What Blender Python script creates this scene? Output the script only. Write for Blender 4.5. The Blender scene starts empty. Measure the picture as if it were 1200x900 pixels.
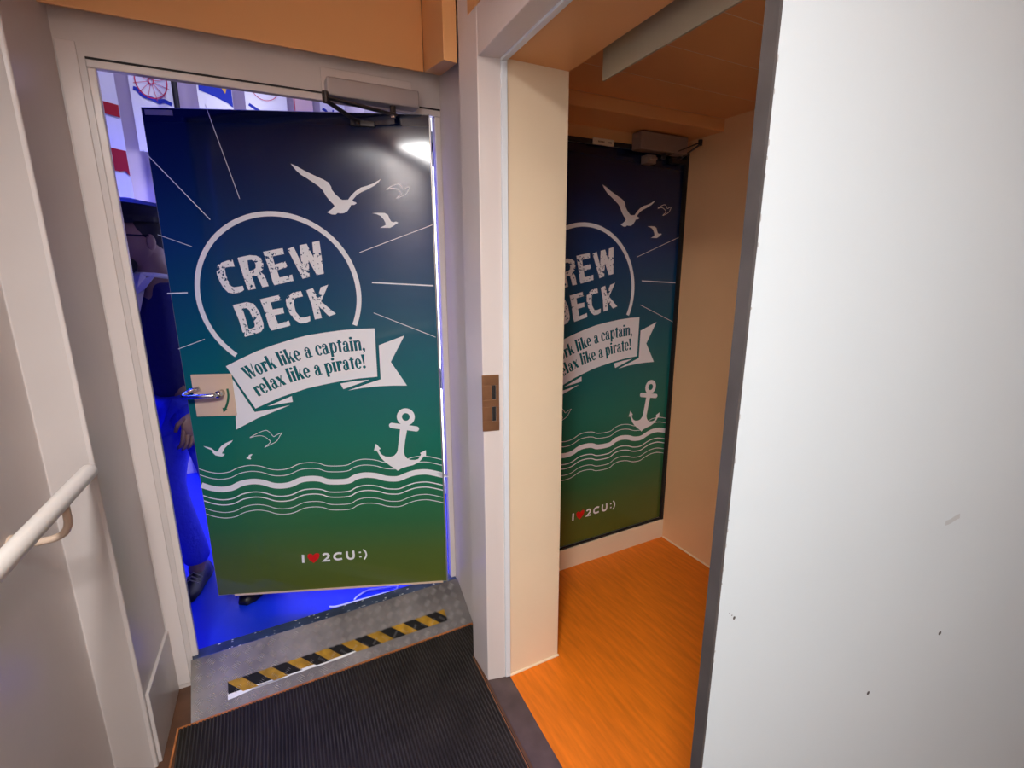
import bpy, bmesh, math, random
from mathutils import Vector, Matrix, noise
from mathutils.geometry import tessellate_polygon
random.seed(7)
C = bpy.context.scene.collection
R = math.radians
SK = 0.0567                      # the ship's side lines run a little off square: x shift per metre of y

# ---------------------------------------------------------------- materials
def mat(name, col, rough=.5, metal=0, spec=.5, bump=None, mottle=None, emit=None, coat=0):
    m = bpy.data.materials.new(name); m.use_nodes = True
    nt = m.node_tree; b = nt.nodes['Principled BSDF']
    b.inputs['Base Color'].default_value = (*col, 1)
    b.inputs['Roughness'].default_value = rough
    b.inputs['Metallic'].default_value = metal
    b.inputs['Specular IOR Level'].default_value = spec
    b.inputs['Coat Weight'].default_value = coat
    tc = nt.nodes.new('ShaderNodeTexCoord')
    if mottle:                   # (scale, amount, stretch xyz)
        mp = nt.nodes.new('ShaderNodeMapping'); mp.inputs['Scale'].default_value = mottle[2] if len(mottle) > 2 else (1, 1, 1)
        if len(mottle) > 3: mp.inputs['Rotation'].default_value = mottle[3]
        nt.links.new(tc.outputs['Object'], mp.inputs[0])
        n = nt.nodes.new('ShaderNodeTexNoise'); n.inputs['Scale'].default_value = mottle[0]; n.inputs['Detail'].default_value = 6
        nt.links.new(mp.outputs[0], n.inputs['Vector'])
        r = nt.nodes.new('ShaderNodeMapRange'); a = mottle[1]
        r.inputs[1].default_value = .3; r.inputs[2].default_value = .7
        r.inputs[3].default_value = 1 - a; r.inputs[4].default_value = 1 + a
        nt.links.new(n.outputs[0], r.inputs[0])
        mx = nt.nodes.new('ShaderNodeMix'); mx.data_type = 'RGBA'; mx.blend_type = 'MULTIPLY'; mx.inputs[0].default_value = 1
        mx.inputs[6].default_value = (*col, 1)
        nt.links.new(r.outputs[0], mx.inputs[7]); nt.links.new(mx.outputs[2], b.inputs['Base Color'])
    if bump:                     # (scale, strength, distance)
        n = nt.nodes.new('ShaderNodeTexNoise'); n.inputs['Scale'].default_value = bump[0]; n.inputs['Detail'].default_value = 4
        nt.links.new(tc.outputs['Object'], n.inputs['Vector'])
        bp = nt.nodes.new('ShaderNodeBump'); bp.inputs['Strength'].default_value = bump[1]; bp.inputs['Distance'].default_value = bump[2]
        nt.links.new(n.outputs[0], bp.inputs['Height']); nt.links.new(bp.outputs[0], b.inputs['Normal'])
    if emit:
        b.inputs['Emission Color'].default_value = (*emit[0], 1); b.inputs['Emission Strength'].default_value = emit[1]
    return m

def srgb(r, g, b):
    f = lambda c: (c / 255 / 12.92) if c <= 10 else ((c / 255 + .055) / 1.055) ** 2.4
    return (f(r), f(g), f(b))

GRAD = [(.13, (88, 98, 38)), (.30, (78, 100, 48)), (.45, (52, 104, 66)), (.62, (40, 112, 82)), (.85, (28, 112, 98)), (1.15, (16, 98, 108)),
        (1.40, (18, 76, 108)), (1.65, (18, 54, 106)), (1.90, (11, 32, 78)), (2.12, (4, 12, 40))]
def grad_nodes(nt):
    tc = nt.nodes.new('ShaderNodeTexCoord'); sp = nt.nodes.new('ShaderNodeSeparateXYZ')
    nt.links.new(tc.outputs['Object'], sp.inputs[0])
    mr = nt.nodes.new('ShaderNodeMapRange'); mr.inputs[1].default_value = .1; mr.inputs[2].default_value = 2.15
    nt.links.new(sp.outputs[2], mr.inputs[0])
    cr = nt.nodes.new('ShaderNodeValToRGB'); e = cr.color_ramp.elements
    while len(e) > 1: e.remove(e[0])
    for i, (z, c) in enumerate(GRAD):
        t = (z - .1) / 2.05
        el = e[0] if i == 0 else e.new(t)
        el.position = t; el.color = (*srgb(*c), 1)
    nt.links.new(mr.outputs[0], cr.inputs[0])
    return tc, cr
def print_mat(name, letters=False):
    m = bpy.data.materials.new(name); m.use_nodes = True; nt = m.node_tree; b = nt.nodes['Principled BSDF']
    tc, cr = grad_nodes(nt)
    b.inputs['Roughness'].default_value = .2; b.inputs['Specular IOR Level'].default_value = .5
    if letters:                  # worn stencil lettering: flecks of the ground colour show through the white
        n = nt.nodes.new('ShaderNodeTexNoise'); n.inputs['Scale'].default_value = 75; n.inputs['Detail'].default_value = 3; n.inputs['Roughness'].default_value = .6
        n2 = nt.nodes.new('ShaderNodeTexNoise'); n2.inputs['Scale'].default_value = 12; n2.inputs['Detail'].default_value = 1
        nt.links.new(tc.outputs['Object'], n.inputs['Vector']); nt.links.new(tc.outputs['Object'], n2.inputs['Vector'])
        ad = nt.nodes.new('ShaderNodeMath'); ad.operation = 'MULTIPLY_ADD'; ad.inputs[1].default_value = .45
        nt.links.new(n2.outputs[0], ad.inputs[0]); nt.links.new(n.outputs[0], ad.inputs[2])
        gt = nt.nodes.new('ShaderNodeMath'); gt.operation = 'GREATER_THAN'; gt.inputs[1].default_value = .835
        nt.links.new(ad.outputs[0], gt.inputs[0])
        mx = nt.nodes.new('ShaderNodeMix'); mx.data_type = 'RGBA'; mx.inputs[6].default_value = (.84, .84, .88, 1)
        nt.links.new(gt.outputs[0], mx.inputs[0]); nt.links.new(cr.outputs[0], mx.inputs[7]); nt.links.new(mx.outputs[2], b.inputs['Base Color'])
    else:
        nt.links.new(cr.outputs[0], b.inputs['Base Color'])
        n = nt.nodes.new('ShaderNodeTexNoise'); n.inputs['Scale'].default_value = 9; nt.links.new(tc.outputs['Object'], n.inputs['Vector'])
        r = nt.nodes.new('ShaderNodeMapRange'); r.inputs[3].default_value = .06; r.inputs[4].default_value = .11
        nt.links.new(n.outputs[0], r.inputs[0]); nt.links.new(r.outputs[0], b.inputs['Roughness'])
    return m

M = dict(
    paint=mat('grey_white_gloss_paint', (.60, .545, .52), .28, bump=(14, .25, .004), mottle=(3, .04)),
    paint_frame=mat('frame_gloss_paint', (.70, .63, .60), .25, bump=(20, .2, .003)),
    cream_wall=mat('bounce_tinted_wall', (.82, .50, .26), .45, mottle=(2.5, .03), bump=(60, .08, .001)),  # lobby cream with the orange bounce light put into its colour
    cream=mat('shade_tinted_lining', (.80, .41, .16), .45, mottle=(2.5, .03), bump=(60, .08, .001)),  # weakly lit upper parts: cream with their orange shade put into the colour
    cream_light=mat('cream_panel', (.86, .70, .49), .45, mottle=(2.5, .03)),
    white_panel=mat('white_laminate', (.52, .575, .605), .42, mottle=(1.6, .02), bump=(35, .12, .001)),
    dark_edge=mat('dark_steel_edge', (.09, .08, .078), .42, .3, mottle=(9, .2)),
    lino=mat('orange_linoleum', (.74, .18, .008), .5, 0, .3, mottle=(10, .13, (6, .7, 1), (0, 0, R(32))), bump=(30, .1, .001)),
    brown_floor=mat('brown_floor', (.10, .042, .02), .5, mottle=(12, .3)),
    orange_edge=mat('orange_brown_edging', (.42, .14, .04), .5, mottle=(30, .3)),
    rubber_ridge=mat('rubber_ridge_highlight', (.046, .040, .036), .6, 0, .2, mottle=(9, .4)),  # ridge tops lightened; their highlights are put into this colour
    rubber=mat('black_ribbed_rubber', (.021, .016, .0135), .62, 0, .15, mottle=(6, .35)),
    outer_dark=mat('dark_reflection_sheet', (.03, .04, .13), .5), strip_grey=mat('grey_tan_enamel', (.40, .35, .25), .45), steel_brown=mat('brown_grey_enamel', (.25, .19, .16), .4, .2),
    threshold=mat('brown_threshold', (.085, .055, .05), .55, mottle=(14, .25)),
    alu=mat('worn_tread_aluminium', (.17, .152, .145), .55, .4, mottle=(7, .4), bump=(60, .2, .001)),  # base darkened so the bars show as if catching light
    alu_bar=mat('rubbed_glint_bars', (.60, .57, .55), .42, .55),  # rubbed bars, with the glint they would catch put into the colour
    yellow=mat('dirty_yellow_tape', (.32, .17, .012), .6, 0, .2, mottle=(28, .4)),
    black=mat('black_tape', (.010, .009, .009), .7, 0, .15, mottle=(28, .3)),
    white_tear=mat('white_tape_backing', (.75, .75, .73), .6),
    white_print=mat('white_print', (.84, .84, .88), .25),
    red_print=mat('red_print', (.62, .01, .01), .3),
    steel=mat('grey_closer_enamel', (.40, .36, .35), .38, .25),
    dark_metal=mat('dark_arm_metal', (.05, .042, .04), .35, .7),
    chrome=mat('bright_steel', (.75, .72, .70), .2, 1),
    brass=mat('brown_bronze_plate', (.30, .15, .075), .38, .75, mottle=(20, .15)),
    hole=mat('slot_dark', (.012, .01, .01), .8),
    seal=mat('pale_rubber_seal', (.72, .76, .80), .4),
    rail=mat('cream_rail_plastic', (.80, .76, .70), .4, mottle=(4, .03)),
    rail_bracket=mat('tan_bracket', (.66, .50, .38), .4),
    beige_plate=mat('beige_lock_plate', (.70, .52, .38), .45),
    green=mat('green_arrow_paint', (.01, .13, .07), .4),
    deck=mat('blue_deck_paint', (.004, .035, .62), .45, 0, .3, mottle=(2, .12), bump=(18, .2, .004)),
    coaming=mat('dark_blue_steel', (.035, .055, .11), .4, .2, mottle=(16, .5)),
    lilac=mat('pale_outer_wall', (.62, .55, .68), .6),
    bwhite=mat('banner_white', (.85, .86, .92), .8), bred=mat('banner_red', (.45, .012, .02), .8), bblue=mat('banner_blue', (.012, .035, .42), .8),
    bgold=mat('banner_gold', (.70, .42, .06), .8), bpink=mat('banner_pink', (.85, .62, .62), .8), bcrimson=mat('wheel_red', (.60, .05, .12), .8),
    pole=mat('black_pole', (.01, .01, .012), .5),
    skin=mat('skin', (.26, .15, .12), .5), hair=mat('black_hair', (.01, .009, .009), .7), cap=mat('black_cap_cloth', (.008, .008, .01), .8),
    jacket=mat('dark_blue_cloth', (.012, .014, .12), .8, bump=(25, .5, .01)), trousers=mat('lit_blue_cloth', (.04, .06, .75), .75, bump=(16, .8, .015)),  # trouser colour raised to carry the blue light on the legs
    shirt=mat('white_shirt', (.8, .8, .82), .8), shoe=mat('black_shoe_leather', (.012, .011, .011), .4), lace=mat('grey_shoe_piping', (.3, .28, .26), .6),
    glass=mat('dark_lens', (.006, .006, .01), .1), sticker=mat('cream_sticker', (.72, .62, .45), .5), ink=mat('sticker_ink', (.12, .06, .03), .6),
    grad=print_mat('door_print_ground'), worn=print_mat('worn_letters', True),
    dirt=mat('scuff', (.28, .26, .25), .6), smudge=mat('faint_smudge', (.42, .44, .45), .5), speck=mat('dark_speck', (.05, .045, .045), .6),
    leafedge=mat('leaf_edge_grey', (.35, .33, .32), .3, .5), gasket=mat('black_gasket', (.012, .009, .009), .6),
)

# ---------------------------------------------------------------- mesh helpers
def tag(o, label=None, cat=None, group=None, kind=None):
    if label: o['label'] = label
    if cat: o['category'] = cat
    if group: o['group'] = group
    if kind: o['kind'] = kind
    return o
def empty(name, loc=(0, 0, 0), rz=0, **k):
    o = bpy.data.objects.new(name, None); C.objects.link(o); o.location = loc; o.rotation_euler = (0, 0, rz)
    o.empty_display_size = .1
    return tag(o, **k)
def obj(name, bm, m, parent=None, smooth=False, bevel=0, **k):
    bmesh.ops.recalc_face_normals(bm, faces=bm.faces)
    me = bpy.data.meshes.new(name); bm.to_mesh(me); bm.free()
    for x in (m if isinstance(m, (list, tuple)) else [m]): me.materials.append(M[x])
    if smooth:
        for p in me.polygons: p.use_smooth = True
    o = bpy.data.objects.new(name, me); C.objects.link(o)
    if parent: o.parent = parent
    if bevel:
        b = o.modifiers.new('bevel', 'BEVEL'); b.width = bevel; b.segments = 2; b.limit_method = 'ANGLE'; b.angle_limit = R(40)
    return tag(o, **k)
def flat(name, bm, m, parent=None, **k):     # faces keep their winding
    me = bpy.data.meshes.new(name); bm.to_mesh(me); bm.free()
    for x in (m if isinstance(m, (list, tuple)) else [m]): me.materials.append(M[x])
    o = bpy.data.objects.new(name, me); C.objects.link(o)
    if parent: o.parent = parent
    return tag(o, **k)
def hexa(bm, p, mi=0):                       # p: 4 bottom corners, 4 top corners
    v = [bm.verts.new(q) for q in p]
    for f in ((0, 1, 2, 3), (4, 5, 6, 7), (0, 1, 5, 4), (1, 2, 6, 5), (2, 3, 7, 6), (3, 0, 4, 7)):
        bm.faces.new([v[i] for i in f]).material_index = mi
def box(bm, x0, x1, y0, y1, z0, z1, mi=0):
    hexa(bm, [(x0, y0, z0), (x1, y0, z0), (x1, y1, z0), (x0, y1, z0), (x0, y0, z1), (x1, y0, z1), (x1, y1, z1), (x0, y1, z1)], mi)
def skbox(bm, x0, x1, y0, y1, z0, z1, yref):  # a box whose sides follow the skewed side lines; x is given at yref
    s = lambda x, y: x + SK * (y - yref)
    hexa(bm, [(s(x0, y0), y0, z0), (s(x1, y0), y0, z0), (s(x1, y1), y1, z0), (s(x0, y1), y1, z0),
              (s(x0, y0), y0, z1), (s(x1, y0), y0, z1), (s(x1, y1), y1, z1), (s(x0, y1), y1, z1)])
def prism(bm, pts, z0, z1, mi=0):
    a = [bm.verts.new((x, y, z0)) for x, y in pts]; b = [bm.verts.new((x, y, z1)) for x, y in pts]
    n = len(pts)
    f = [bm.faces.new(a[::-1]), bm.faces.new(b)] + [bm.faces.new((a[i], a[(i + 1) % n], b[(i + 1) % n], b[i])) for i in range(n)]
    for q in f: q.material_index = mi
def bar(bm, a, b, w, h, up=(0, 0, 1), mi=0):  # square bar from a to b
    a = Vector(a); b = Vector(b); d = (b - a).normalized(); up = Vector(up)
    s = d.cross(up).normalized() * w / 2; u = s.cross(d).normalized() * h / 2
    hexa(bm, [a - s - u, a + s - u, a + s + u, a - s + u, b - s - u, b + s - u, b + s + u, b - s + u], mi)
def tube(bm, pts, r, seg=14, caps=True, mi=0):
    pts = [Vector(p) for p in pts]; rr = r if isinstance(r, (list, tuple)) else [r] * len(pts)
    rings = []; ref = None
    for i, p in enumerate(pts):
        d = (pts[min(i + 1, len(pts) - 1)] - pts[max(i - 1, 0)]).normalized()
        if ref is None: ref = d.orthogonal().normalized()
        ref = (ref - d * ref.dot(d)).normalized(); q = d.cross(ref)
        rings.append([bm.verts.new(p + (ref * math.cos(t) + q * math.sin(t)) * rr[i]) for t in (2 * math.pi * k / seg for k in range(seg))])
    for a, b in zip(rings, rings[1:]):
        for k in range(seg): bm.faces.new((a[k], a[(k + 1) % seg], b[(k + 1) % seg], b[k])).material_index = mi
    if caps:
        bm.faces.new(rings[0][::-1]).material_index = mi; bm.faces.new(rings[-1]).material_index = mi
def BM(): return bmesh.new()

# flat print in a plane: points are (across, up) in metres, laid at depth y (towards the viewer is -y)
def fill(bm, loops, y, mi=0):
    ls = [[Vector((p[0], p[1], 0)) for p in l] for l in loops]
    flatl = [p for l in ls for p in l]; vs = [bm.verts.new((p.x, y, p.y)) for p in flatl]
    for t in tessellate_polygon(ls):
        a, b, c = (flatl[i] for i in t)
        ar = (b - a).cross(c - a).z
        if abs(ar) < 1e-10: continue
        t = t if ar > 0 else t[::-1]         # normal towards -y
        try: bm.faces.new([vs[i] for i in t]).material_index = mi
        except ValueError: pass
def smoothed(pts, n=4, closed=False):
    P = [Vector(p) for p in pts]; out = []; L = len(P)
    rng = range(L) if closed else range(L - 1)
    for i in rng:
        p1, p2 = P[i], P[(i + 1) % L]
        p0 = P[i - 1] if (i or closed) else p1; p3 = P[(i + 2) % L] if (closed or i + 2 < L) else p2
        for k in range(n):
            t = k / n
            out.append(.5 * ((2 * p1) + (p2 - p0) * t + (2 * p0 - 5 * p1 + 4 * p2 - p3) * t * t + (3 * p1 - p0 - 3 * p2 + p3) * t ** 3))
    if not closed: out.append(P[-1])
    return out
def stroke(bm, pts, w, y, closed=False, rnd=False, mi=0):
    P = [Vector(p[:2]) for p in pts]; n = len(P); L = []; Rr = []
    for i in range(n):
        a = P[i - 1] if (i or closed) else P[i]; b = P[(i + 1) % n] if (closed or i < n - 1) else P[i]
        d1 = (P[i] - a); d2 = (b - P[i])
        d1 = d1.normalized() if d1.length > 1e-9 else d2.normalized(); d2 = d2.normalized() if d2.length > 1e-9 else d1
        t = d1 + d2; t = t.normalized() if t.length > 1e-6 else d1
        nn = Vector((-t.y, t.x)); k = w / 2 / max(.45, abs(nn.dot(Vector((-d1.y, d1.x)))))
        L.append(bm.verts.new((P[i].x + nn.x * k, y, P[i].y + nn.y * k))); Rr.append(bm.verts.new((P[i].x - nn.x * k, y, P[i].y - nn.y * k)))
    for i in range(n if closed else n - 1):
        j = (i + 1) % n; bm.faces.new((Rr[i], Rr[j], L[j], L[i])).material_index = mi
    if rnd:
        for q in (P[0], P[-1]): disc(bm, q.x, q.y, w / 2, y - .00002, mi=mi)
def disc(bm, cx, cy, r, y, r2=None, hole=0, n=28, mi=0):
    r2 = r2 or r
    ov = [bm.verts.new((cx + r * math.cos(2 * math.pi * k / n), y, cy + r2 * math.sin(2 * math.pi * k / n))) for k in range(n)]
    if not hole: bm.faces.new(ov).material_index = mi; return
    iv = [bm.verts.new((cx + hole * r * math.cos(2 * math.pi * k / n), y, cy + hole * r2 * math.sin(2 * math.pi * k / n))) for k in range(n)]
    for k in range(n): bm.faces.new((ov[k], ov[(k + 1) % n], iv[(k + 1) % n], iv[k])).material_index = mi

ART = {"fill":[[[495.2,1932.1],[516.8,1923.0],[542.0,1908.3],[577.6,1891.6],[609.6,1877.2],[626.2,1867.3],[634.6,1853.2],[635.9,1843.1],[647.1,1827.0],[666.7,1808.7],[672.8,1805.9],[694.0,1806.9],[705.7,1821.4],[723.9,1837.9],[746.1,1851.6],[765.5,1856.7],[789.5,1865.2],[820.3,1881.4],[813.3,1871.6],[797.6,1859.1],[771.1,1845.4],[744.8,1834.1],[727.1,1823.6],[715.6,1811.2],[709.7,1805.8],[712.7,1800.9],[723.0,1796.9],[724.9,1794.0],[716.0,1788.6],[703.1,1787.2],[698.2,1778.1],[688.7,1765.6],[675.3,1758.0],[662.5,1756.7],[650.7,1758.3],[643.0,1752.0],[628.2,1752.7],[611.9,1760.5],[623.1,1767.2],[634.4,1775.5],[641.8,1783.9],[637.7,1790.0],[626.1,1802.2],[612.9,1820.5],[602.2,1840.7],[590.7,1852.8],[575.1,1863.9],[551.7,1879.7],[528.3,1894.1],[511.4,1909.8],[500.5,1924.3]],
[[780.1,1757.9],[804.0,1760.1],[827.7,1759.4],[840.2,1752.0],[845.8,1737.3],[851.7,1727.6],[860.3,1725.5],[869.2,1727.7],[877.6,1723.5],[868.6,1718.4],[859.5,1712.0],[846.0,1704.7],[830.8,1704.7],[806.9,1704.6],[818.1,1709.7],[829.2,1714.8],[828.5,1724.5],[821.9,1737.1],[811.8,1748.4],[797.2,1755.0]],
[[34.8,836.3],[47.8,833.1],[63.8,826.8],[74.8,815.8],[81.8,810.3],[88.7,811.5],[95.4,823.6],[105.3,834.5],[121.8,845.1],[139.7,853.0],[153.9,857.7],[145.9,847.9],[131.0,837.2],[117.5,824.6],[108.8,809.9],[102.6,801.8],[114.0,797.6],[109.8,791.7],[100.8,787.5],[87.6,790.7],[76.3,794.2],[67.7,805.9],[66.6,815.4],[54.8,822.7],[42.3,829.6]],
[[196.6,776.5],[202.1,779.3],[205.9,783.0],[210.2,790.4],[217.4,793.1],[225.0,793.6],[220.3,788.1],[212.5,780.8],[216.7,772.9],[213.0,770.0],[204.6,772.3]],
[[166.7,1170.4],[219.6,1196.1],[288.9,1227.6],[357.4,1252.2],[442.5,1277.2],[493.4,1289.4],[560.8,1299.7],[628.5,1307.9],[696.1,1312.7],[760.5,1313.4],[758.3,1112.1],[681.1,1106.8],[611.5,1097.8],[542.0,1085.2],[472.5,1070.8],[420.0,1054.2],[367.5,1037.6],[314.5,1015.6],[259.5,991.1]],
[[185.2,1118.0],[254.4,976.3],[328.2,986.7],[395.9,1001.0],[333.9,976.6],[263.1,949.5],[173.2,903.9],[179.8,989.0]],
[[307.6,999.4],[408.4,1040.0],[409.9,1015.2]],
[[773.0,1244.2],[878.4,1282.8],[817.0,1173.9],[877.8,1071.3],[818.1,1072.9],[765.5,1071.8],[695.5,1066.4],[635.9,1057.1],[696.2,1077.3],[771.5,1100.9]],
[[606.5,1087.1],[666.5,1096.3],[725.6,1100.2],[617.4,1063.1]],
[[843.4,891.4],[875.7,890.2],[867.7,875.1],[857.4,829.2],[848.7,774.9],[852.6,759.0],[861.1,746.8],[875.3,739.1],[893.5,737.5],[908.4,740.8],[916.2,750.4],[922.2,762.0],[917.7,768.8],[943.2,780.8],[942.7,751.2],[934.0,754.7],[925.0,742.1],[911.4,726.8],[885.1,714.0],[855.4,707.4],[833.0,700.5],[818.5,690.4],[807.5,701.6],[786.4,716.5],[765.8,735.2],[750.6,753.6],[739.5,777.6],[733.0,788.4],[722.9,788.0],[733.3,819.4],[752.2,795.4],[744.8,791.8],[748.6,779.1],[756.9,767.0],[770.8,758.6],[792.5,756.9],[807.3,761.8],[818.9,774.2],[823.0,783.8],[831.0,830.2],[839.3,881.9]]],"line":[[2.4,1,[[841.5,1845.3],[857.1,1855.7],[874.7,1862.9],[887.6,1864.3],[895.9,1858.2],[903.9,1847.2],[912.6,1850.2],[919.3,1854.4],[927.9,1853.6],[923.0,1842.1],[913.7,1829.6],[900.4,1822.4],[876.2,1813.5],[887.5,1823.1],[896.4,1829.4],[888.4,1840.5],[873.8,1848.5],[858.9,1849.6]]],[2.2,1,[[222.7,866.2],[244.7,878.9],[266.3,889.3],[287.4,895.6],[297.3,892.6],[306.5,882.9],[316.8,867.5],[325.8,870.9],[334.9,876.2],[352.7,882.3],[344.8,872.1],[334.4,855.5],[324.6,844.5],[304.5,834.0],[277.4,821.8],[290.6,832.7],[302.2,844.3],[296.6,855.1],[284.1,866.1],[267.8,873.1],[247.3,872.0]]],[3,0,[[-15.1,1969.5],[183.5,1731.2]]],[2.4,0,[[219.7,2124.9],[298.5,1806.4]]],[2,0,[[-10.5,1676.9],[104.3,1633.7]]],[5,0,[[-10.8,1459.6],[64.0,1462.1]]],[2.4,0,[[-2.8,1243.7],[101.4,1280.9]]],[2.4,0,[[722.2,1611.3],[1009.1,1716.3]]],[5,0,[[762.5,1495.6],[1004.1,1481.9]]],[2.4,0,[[760.9,1376.1],[1004.6,1273.6]]],[11.5,2,[[805.1,898.5],[906.9,879.5]]]],"anchor_ring":[865.7,934.4],"wave":[[12.0,659.8],[41.2,647.9],[81.4,640.0],[123.4,644.9],[161.9,662.4],[209.7,670.0],[250.7,663.9],[291.0,648.3],[327.4,644.1],[365.0,649.4],[409.3,667.9],[452.2,671.8],[489.1,667.0],[525.4,653.4],[562.7,648.5],[575.4,649.8],[600.9,652.3],[635.8,669.2],[670.1,676.9],[703.9,675.3],[733.2,669.2],[762.3,658.5],[791.9,653.8],[822.0,654.7],[857.0,668.0],[891.9,678.1],[935.2,680.3],[969.5,673.5],[1008.2,661.8]],"letters":[["C",[[[248.9,1559.6],[245.0,1585.1],[225.9,1582.2],[204.2,1575.0],[188.4,1565.3],[180.7,1548.3],[180.7,1529.1],[188.2,1501.2],[198.0,1479.5],[212.5,1462.0],[233.0,1457.4],[252.5,1460.8],[265.8,1465.9],[272.9,1471.5],[270.5,1486.7],[251.1,1483.4],[236.1,1481.3],[226.2,1486.6],[218.4,1507.4],[212.8,1529.0],[212.4,1548.2],[216.4,1556.7],[233.4,1559.6]]]],["R",[[[263.5,1592.7],[309.7,1602.4],[334.6,1600.2],[350.3,1590.4],[356.2,1569.1],[352.8,1549.8],[342.2,1539.1],[353.7,1528.2],[360.2,1510.9],[366.7,1484.7],[341.9,1480.6],[334.3,1506.7],[327.6,1521.9],[315.4,1526.3],[307.3,1522.0],[312.6,1502.5],[317.9,1475.5],[289.6,1470.0],[284.6,1481.0],[278.3,1515.7]],
[[299.1,1583.3],[313.9,1584.9],[323.8,1579.8],[327.4,1567.0],[326.3,1554.2],[317.9,1547.8],[300.4,1542.3],[299.4,1558.6]]]],["E",[[[360.2,1614.6],[434.5,1628.5],[437.2,1606.0],[393.2,1597.6],[398.3,1566.8],[439.0,1578.7],[444.9,1557.2],[404.4,1545.3],[410.8,1517.1],[459.4,1528.6],[462.2,1504.6],[388.4,1488.1],[384.3,1497.7],[375.2,1549.7]]]],["W",[[[452.2,1624.3],[475.2,1634.0],[498.8,1570.8],[498.2,1639.1],[525.0,1644.2],[547.0,1592.2],[546.8,1649.7],[573.8,1656.1],[576.1,1609.3],[579.9,1531.4],[552.6,1525.9],[526.5,1582.8],[524.8,1519.5],[497.3,1512.3]]]],["D",[[[223.2,1412.8],[277.7,1424.1],[302.5,1417.2],[320.3,1385.9],[330.2,1340.9],[329.5,1322.9],[317.7,1307.2],[297.3,1299.8],[254.8,1287.8],[249.4,1297.0],[239.4,1355.7]],
[[258.5,1399.1],[272.8,1400.7],[282.5,1393.0],[291.9,1363.9],[297.4,1336.9],[295.2,1325.7],[280.1,1319.1],[271.5,1319.3],[266.7,1350.8]]]],["E",[[[328.1,1434.6],[402.8,1450.7],[408.0,1430.7],[366.5,1421.8],[371.7,1394.2],[411.7,1400.4],[413.8,1378.9],[377.0,1371.8],[386.2,1336.5],[429.0,1349.5],[432.6,1329.5],[358.2,1311.1],[350.4,1327.1],[338.5,1394.6]]]],["C",[[[492.0,1444.1],[486.2,1464.9],[457.6,1459.9],[434.9,1449.0],[425.3,1431.4],[426.2,1407.0],[436.0,1375.5],[451.2,1352.8],[471.6,1338.0],[493.7,1339.5],[511.2,1347.4],[511.8,1367.8],[491.4,1361.3],[473.9,1361.5],[458.7,1384.2],[454.9,1411.1],[455.4,1428.9],[461.9,1437.7],[477.4,1441.1]]]],["K",[[[506.8,1467.4],[532.8,1476.0],[546.9,1439.1],[563.5,1478.9],[592.7,1488.8],[559.5,1423.4],[612.9,1374.1],[585.6,1364.5],[548.2,1405.6],[557.2,1358.1],[529.3,1352.6],[522.4,1410.4]]]]],"base1":[[243.6,1110.1],[266.5,1121.2],[308.4,1139.6],[349.9,1154.5],[381.1,1165.4],[457.0,1189.1],[501.6,1200.4],[542.7,1208.3],[580.3,1214.6],[621.2,1218.3],[693.0,1223.6],[717.0,1224.9]],"base2":[[277.0,1040.3],[333.7,1067.5],[388.0,1088.3],[414.3,1098.4],[483.6,1116.3],[535.4,1126.8],[597.7,1137.8],[661.6,1145.9],[687.5,1148.2],[715.2,1150.4]],"small":[[7,[[381.7,310.2],[379.9,269.3]]],[6,[[467.6,302.3],[475.5,308.2],[486.5,307.4],[492.1,299.4],[488.8,290.2],[468.7,273.5],[496.7,274.2]]],[6,[[549.6,305.8],[533.0,307.8],[519.4,301.0],[516.3,286.2],[526.7,276.9],[549.3,278.8]]],[6,[[572.7,314.6],[572.5,288.8],[581.0,277.1],[594.2,277.9],[601.0,289.1],[600.1,316.2]]],[4.5,[[644.1,319.3],[654.4,305.7],[655.7,286.7],[645.4,268.8]]],[6,[[628.8,309.2],[629.4,302.2]]],[6,[[629.8,287.2],[630.4,280.2]]]],"heart":[[423.9,265.4],[408.3,280.6],[400.2,296.1],[402.1,308.8],[409.6,313.8],[418.6,312.4],[425.6,303.8],[432.6,311.9],[442.9,315.4],[451.0,311.9],[453.2,303.2],[447.8,288.7],[437.5,276.5]],"plate":[[28.7,1141.3],[186.3,1139.1],[182.5,965.1],[31.2,964.8]],"lever":[[140.4,1064.1],[18.6,1060.5],[73.0,1087.4]],"arrow":[[162.8,1079.5],[163.9,1054.5],[159.0,1029.5],[149.2,1004.5],[142.8,993.8]],"arrowhead":[[133.8,1001.3],[152.8,993.5],[135.3,979.5]],"reflect":[[-20.1,2114.7],[96.1,2104.7],[100.4,2082.6],[-20.6,2089.0]],"shoe":[[753.9,2072.9],[733.4,2076.2],[804.0,2067.6]]}
# ================================================================= THE SETTING
def struct(name, bm, m, **k):
    bev = k.pop('bevel', 0)
    return obj(name, bm, m, bevel=bev, kind='structure', **k)

b = BM(); box(b, -.9, 4.1, -1.7, .50, -.05, 0); prism(b, [(-.62, .5), (.62, .5), (.665, 1.455), (.665, 1.6), (.76, 1.62), (.76, 2.0), (-.62, 2.0)], -.05, 0)
struct('floor', b, 'brown_floor')
b = BM(); prism(b, [(.6965, .5485), (.71, .5465), (2.10, .3215), (2.10, 2.1), (.97, 2.1), (.97, 1.5), (.750, 1.5), (.742, 1.434)], -.05, .0015)
struct('floor_orange', b, 'lino')
b = BM(); prism(b, [(.6125, .5), (.6945, .5), (.742, 1.434), (.743, 1.47), (.660, 1.47), (.6575, 1.45)], -.01, .003)
struct('trim_1', b, 'threshold', bevel=.002)

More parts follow.
